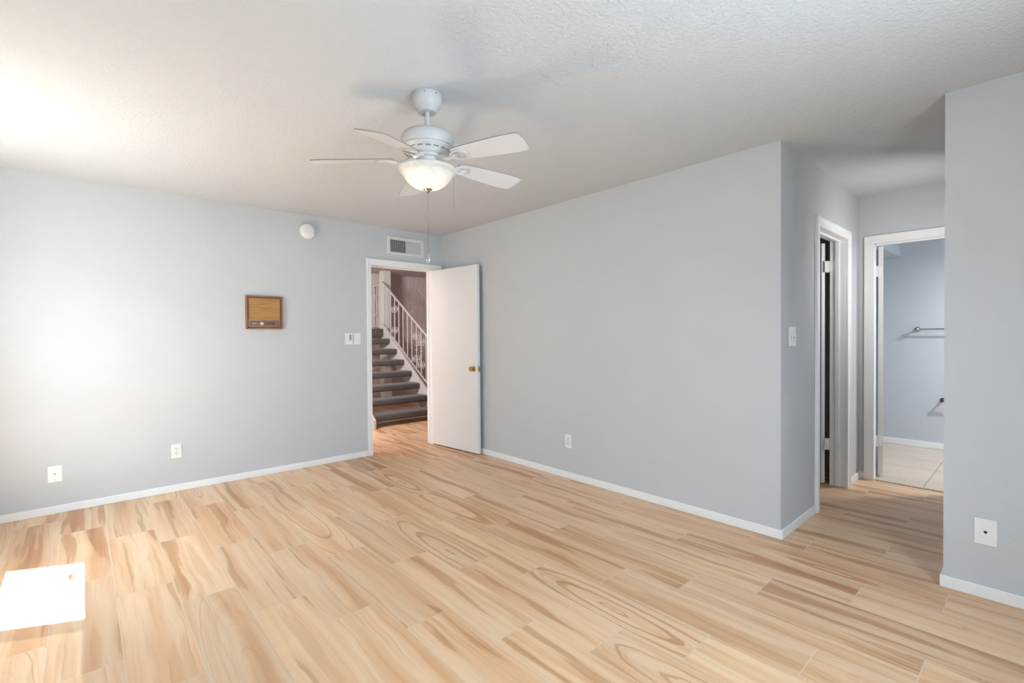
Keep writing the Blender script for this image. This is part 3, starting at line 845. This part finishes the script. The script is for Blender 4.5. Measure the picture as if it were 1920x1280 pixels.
# ------------------------------------------------------------------ bathroom fittings
r_ = thing('towel_bar', 'brushed metal towel bar on the bathroom wall', 'towel bar', (XBATH, 0.6, 1.30))
bm = bmesh.new(); tube(bm, [(XBATH - 0.075, 0.925, 1.30), (XBATH - 0.075, 0.33, 1.30)], 0.0085, 14)
obj('bar', bm, chrome_m, r_, smooth=True)
for yy in (0.925, 0.33):
    bm = bmesh.new()
    lathe(bm, [(0, 0.0005), (0.027, 0.0005), (0.027, 0.006), (0.014, 0.012), (0.011, 0.030), (0.013, 0.055), (0.020, 0.064), (0.0225, 0.075), (0.020, 0.087), (0.011, 0.095), (0, 0.096)], 28)
    bm.transform(Matrix.Translation((XBATH, yy, 1.30)) @ Matrix.Rotation(-PI / 2, 4, 'Y'))
    obj('post', bm, chrome_m, r_, smooth=True)
r_ = thing('toilet_paper_holder', 'small dark metal paper holder low on the bathroom wall', 'paper holder', (XBATH, 0.64, 0.54))
for yy in (0.720, 0.560):
    bm = bmesh.new()
    lathe(bm, [(0, 0.0005), (0.022, 0.0005), (0.022, 0.006), (0.010, 0.012), (0.010, 0.060), (0.016, 0.068), (0.016, 0.080), (0, 0.084)], 24)
    bm.transform(Matrix.Translation((XBATH, yy, 0.54)) @ Matrix.Rotation(-PI / 2, 4, 'Y'))
    obj('post', bm, bronze_m, r_, smooth=True)
bm = bmesh.new(); tube(bm, [(XBATH - 0.072, 0.715, 0.54), (XBATH - 0.072, 0.565, 0.54)], 0.008, 12)
obj('roller', bm, bronze_m, r_, smooth=True)

# ------------------------------------------------------------------ stairs beyond the doorway
SXL, SXR = 2.955, 3.965
RUN, RISE, YS, TT = 0.245, 0.175, 6.115, 0.092
stair = thing('staircase', 'open-riser staircase with carpeted treads beyond the doorway', 'stairs', (3.46, YS, 0))
def rounded(y0, y1, z0, z1, r, seg=5):
    pts = []
    for (cy, cz, a0) in ((y1 - r, z1 - r, 0), (y0 + r, z1 - r, PI / 2), (y0 + r, z0 + r, PI), (y1 - r, z0 + r, 1.5 * PI)):
        for i in range(seg + 1):
            a = a0 + PI / 2 * i / seg
            pts.append((cy + r * math.cos(a), cz + r * math.sin(a)))
    return pts
for k in range(1, 8):
    yn = YS + RUN * (k - 1)
    bm = bmesh.new()
    prism(bm, rounded(yn, yn + 0.285, RISE * k - TT, RISE * k, 0.028), 0, SXL, SXR)
    obj('tread', bm, carpet_m, stair, bevel=0.012, smooth=True)
bm = bmesh.new()
prism(bm, rounded(YS + RUN * 7, 8.395, RISE * 8 - 0.145, RISE * 8, 0.028), 0, 1.95, 3.998)
obj('landing', bm, carpet_m, stair, bevel=0.012, smooth=True)
def stringer(x0, x1, top_off):
    k = RISE / RUN
    za = lambda y: top_off + (y - YS) * k
    y1 = 7.90
    dep = 0.40
    yfoot = YS - 0.06
    pts = [(yfoot, 0.0), (yfoot, max(0.10, za(yfoot))), (y1, za(y1)), (y1, za(y1) - dep), (YS + (dep - top_off) / k, 0.0)]
    bm = bmesh.new(); prism(bm, pts, 0, x0, x1)
    return obj('stringer', bm, stair_m, stair, bevel=0.004)
stringer(SXR + 0.003, SXR + 0.045, 0.205)
stringer(SXL - 0.045, SXL - 0.003, 0.160)

struct('pillar', boxes((4.010, 4.160, 7.90, 8.06, 0, H)), stair_m, label='white square post beside the stair landing', bevel=0.006)

rail = thing('stair_railing', 'white iron stair railing with scroll balusters climbing to the post', 'railing', (4.0, 6.1, 0.2))
KS = RISE / RUN * 0.945
ztop = lambda y: 1.205 + (y - 6.327) * 0.655
zbot = lambda y: 0.405 + (y - 6.327) * 0.655 + 0.012
RX = 3.988
bm = bmesh.new()
def slanted(bm, x, y0, y1, zf, w, h_):
    vv = box(bm, x - w / 2, x + w / 2, y0, y1, -h_ / 2, h_ / 2)
    for q_ in vv:
        q_.co.z += zf(q_.co.y)
slanted(bm, RX, 6.00, 7.895, ztop, 0.034, 0.028)
obj('handrail', bm, stair_m, rail, bevel=0.005)
bm = bmesh.new(); slanted(bm, RX, 6.12, 7.895, lambda y: zbot(y) + 0.045, 0.026, 0.012)
obj('bottom_rail', bm, stair_m, rail)
ys_ = [7.733 - 0.1425 * i for i in range(12)]
for i, y in enumerate(ys_):
    obj('baluster', boxes((RX - 0.0065, RX + 0.0065, y - 0.0065, y + 0.0065, zbot(y) + 0.04, ztop(y) - 0.005)), stair_m, rail)
def scroll(bm, x, y, z, s_, flip):
    pts = []
    for i in range(22):
        t_ = i / 21
        a = t_ * 1.55 * 2 * PI
        r = 0.016 + 0.044 * t_
        pts.append((x, y + flip * (0.058 - r * math.cos(a) * 0.85), z + s_ * (r * math.sin(a) * 1.15)))
    tube(bm, pts, 0.0048, 6)
def ornaments(x, yc, zc, gap, parent):
    for dz, s_ in ((gap, 1), (-gap, -1)):
        for fl_ in (1, -1):
            bm = bmesh.new(); scroll(bm, x, yc, zc + dz, s_, fl_)
            obj('scroll', bm, stair_m, parent, smooth=True)
for yc in (ys_[2], ys_[7], ys_[8]):
    zc = (zbot(yc) + ztop(yc)) / 2
    ornaments(RX, yc, zc, 0.17, rail)
    for dz in (0.03, -0.03):
        bm = bmesh.new()
        tube(bm, [(RX, yc - 0.03, zc + dz), (RX, yc, zc + dz * 1.6), (RX, yc + 0.03, zc + dz)], 0.005, 6)
        obj('collar', bm, stair_m, rail, smooth=True)

rail2 = thing('landing_railing', 'short white iron railing on the stair landing behind the post', 'railing', (4.05, 8.06, 1.4))
obj('handrail', boxes((4.02, 4.055, 8.064, 8.396, 2.180, 2.206)), stair_m, rail2, bevel=0.004)
obj('bottom_rail', boxes((4.025, 4.050, 8.064, 8.396, 1.430, 1.446)), stair_m, rail2)
for y in (8.13, 8.225, 8.32):
    obj('baluster', boxes((4.031, 4.044, y - 0.0065, y + 0.0065, 1.44, 2.185)), stair_m, rail2)
ornaments(4.0375, 8.32, 1.82, 0.14, rail2)
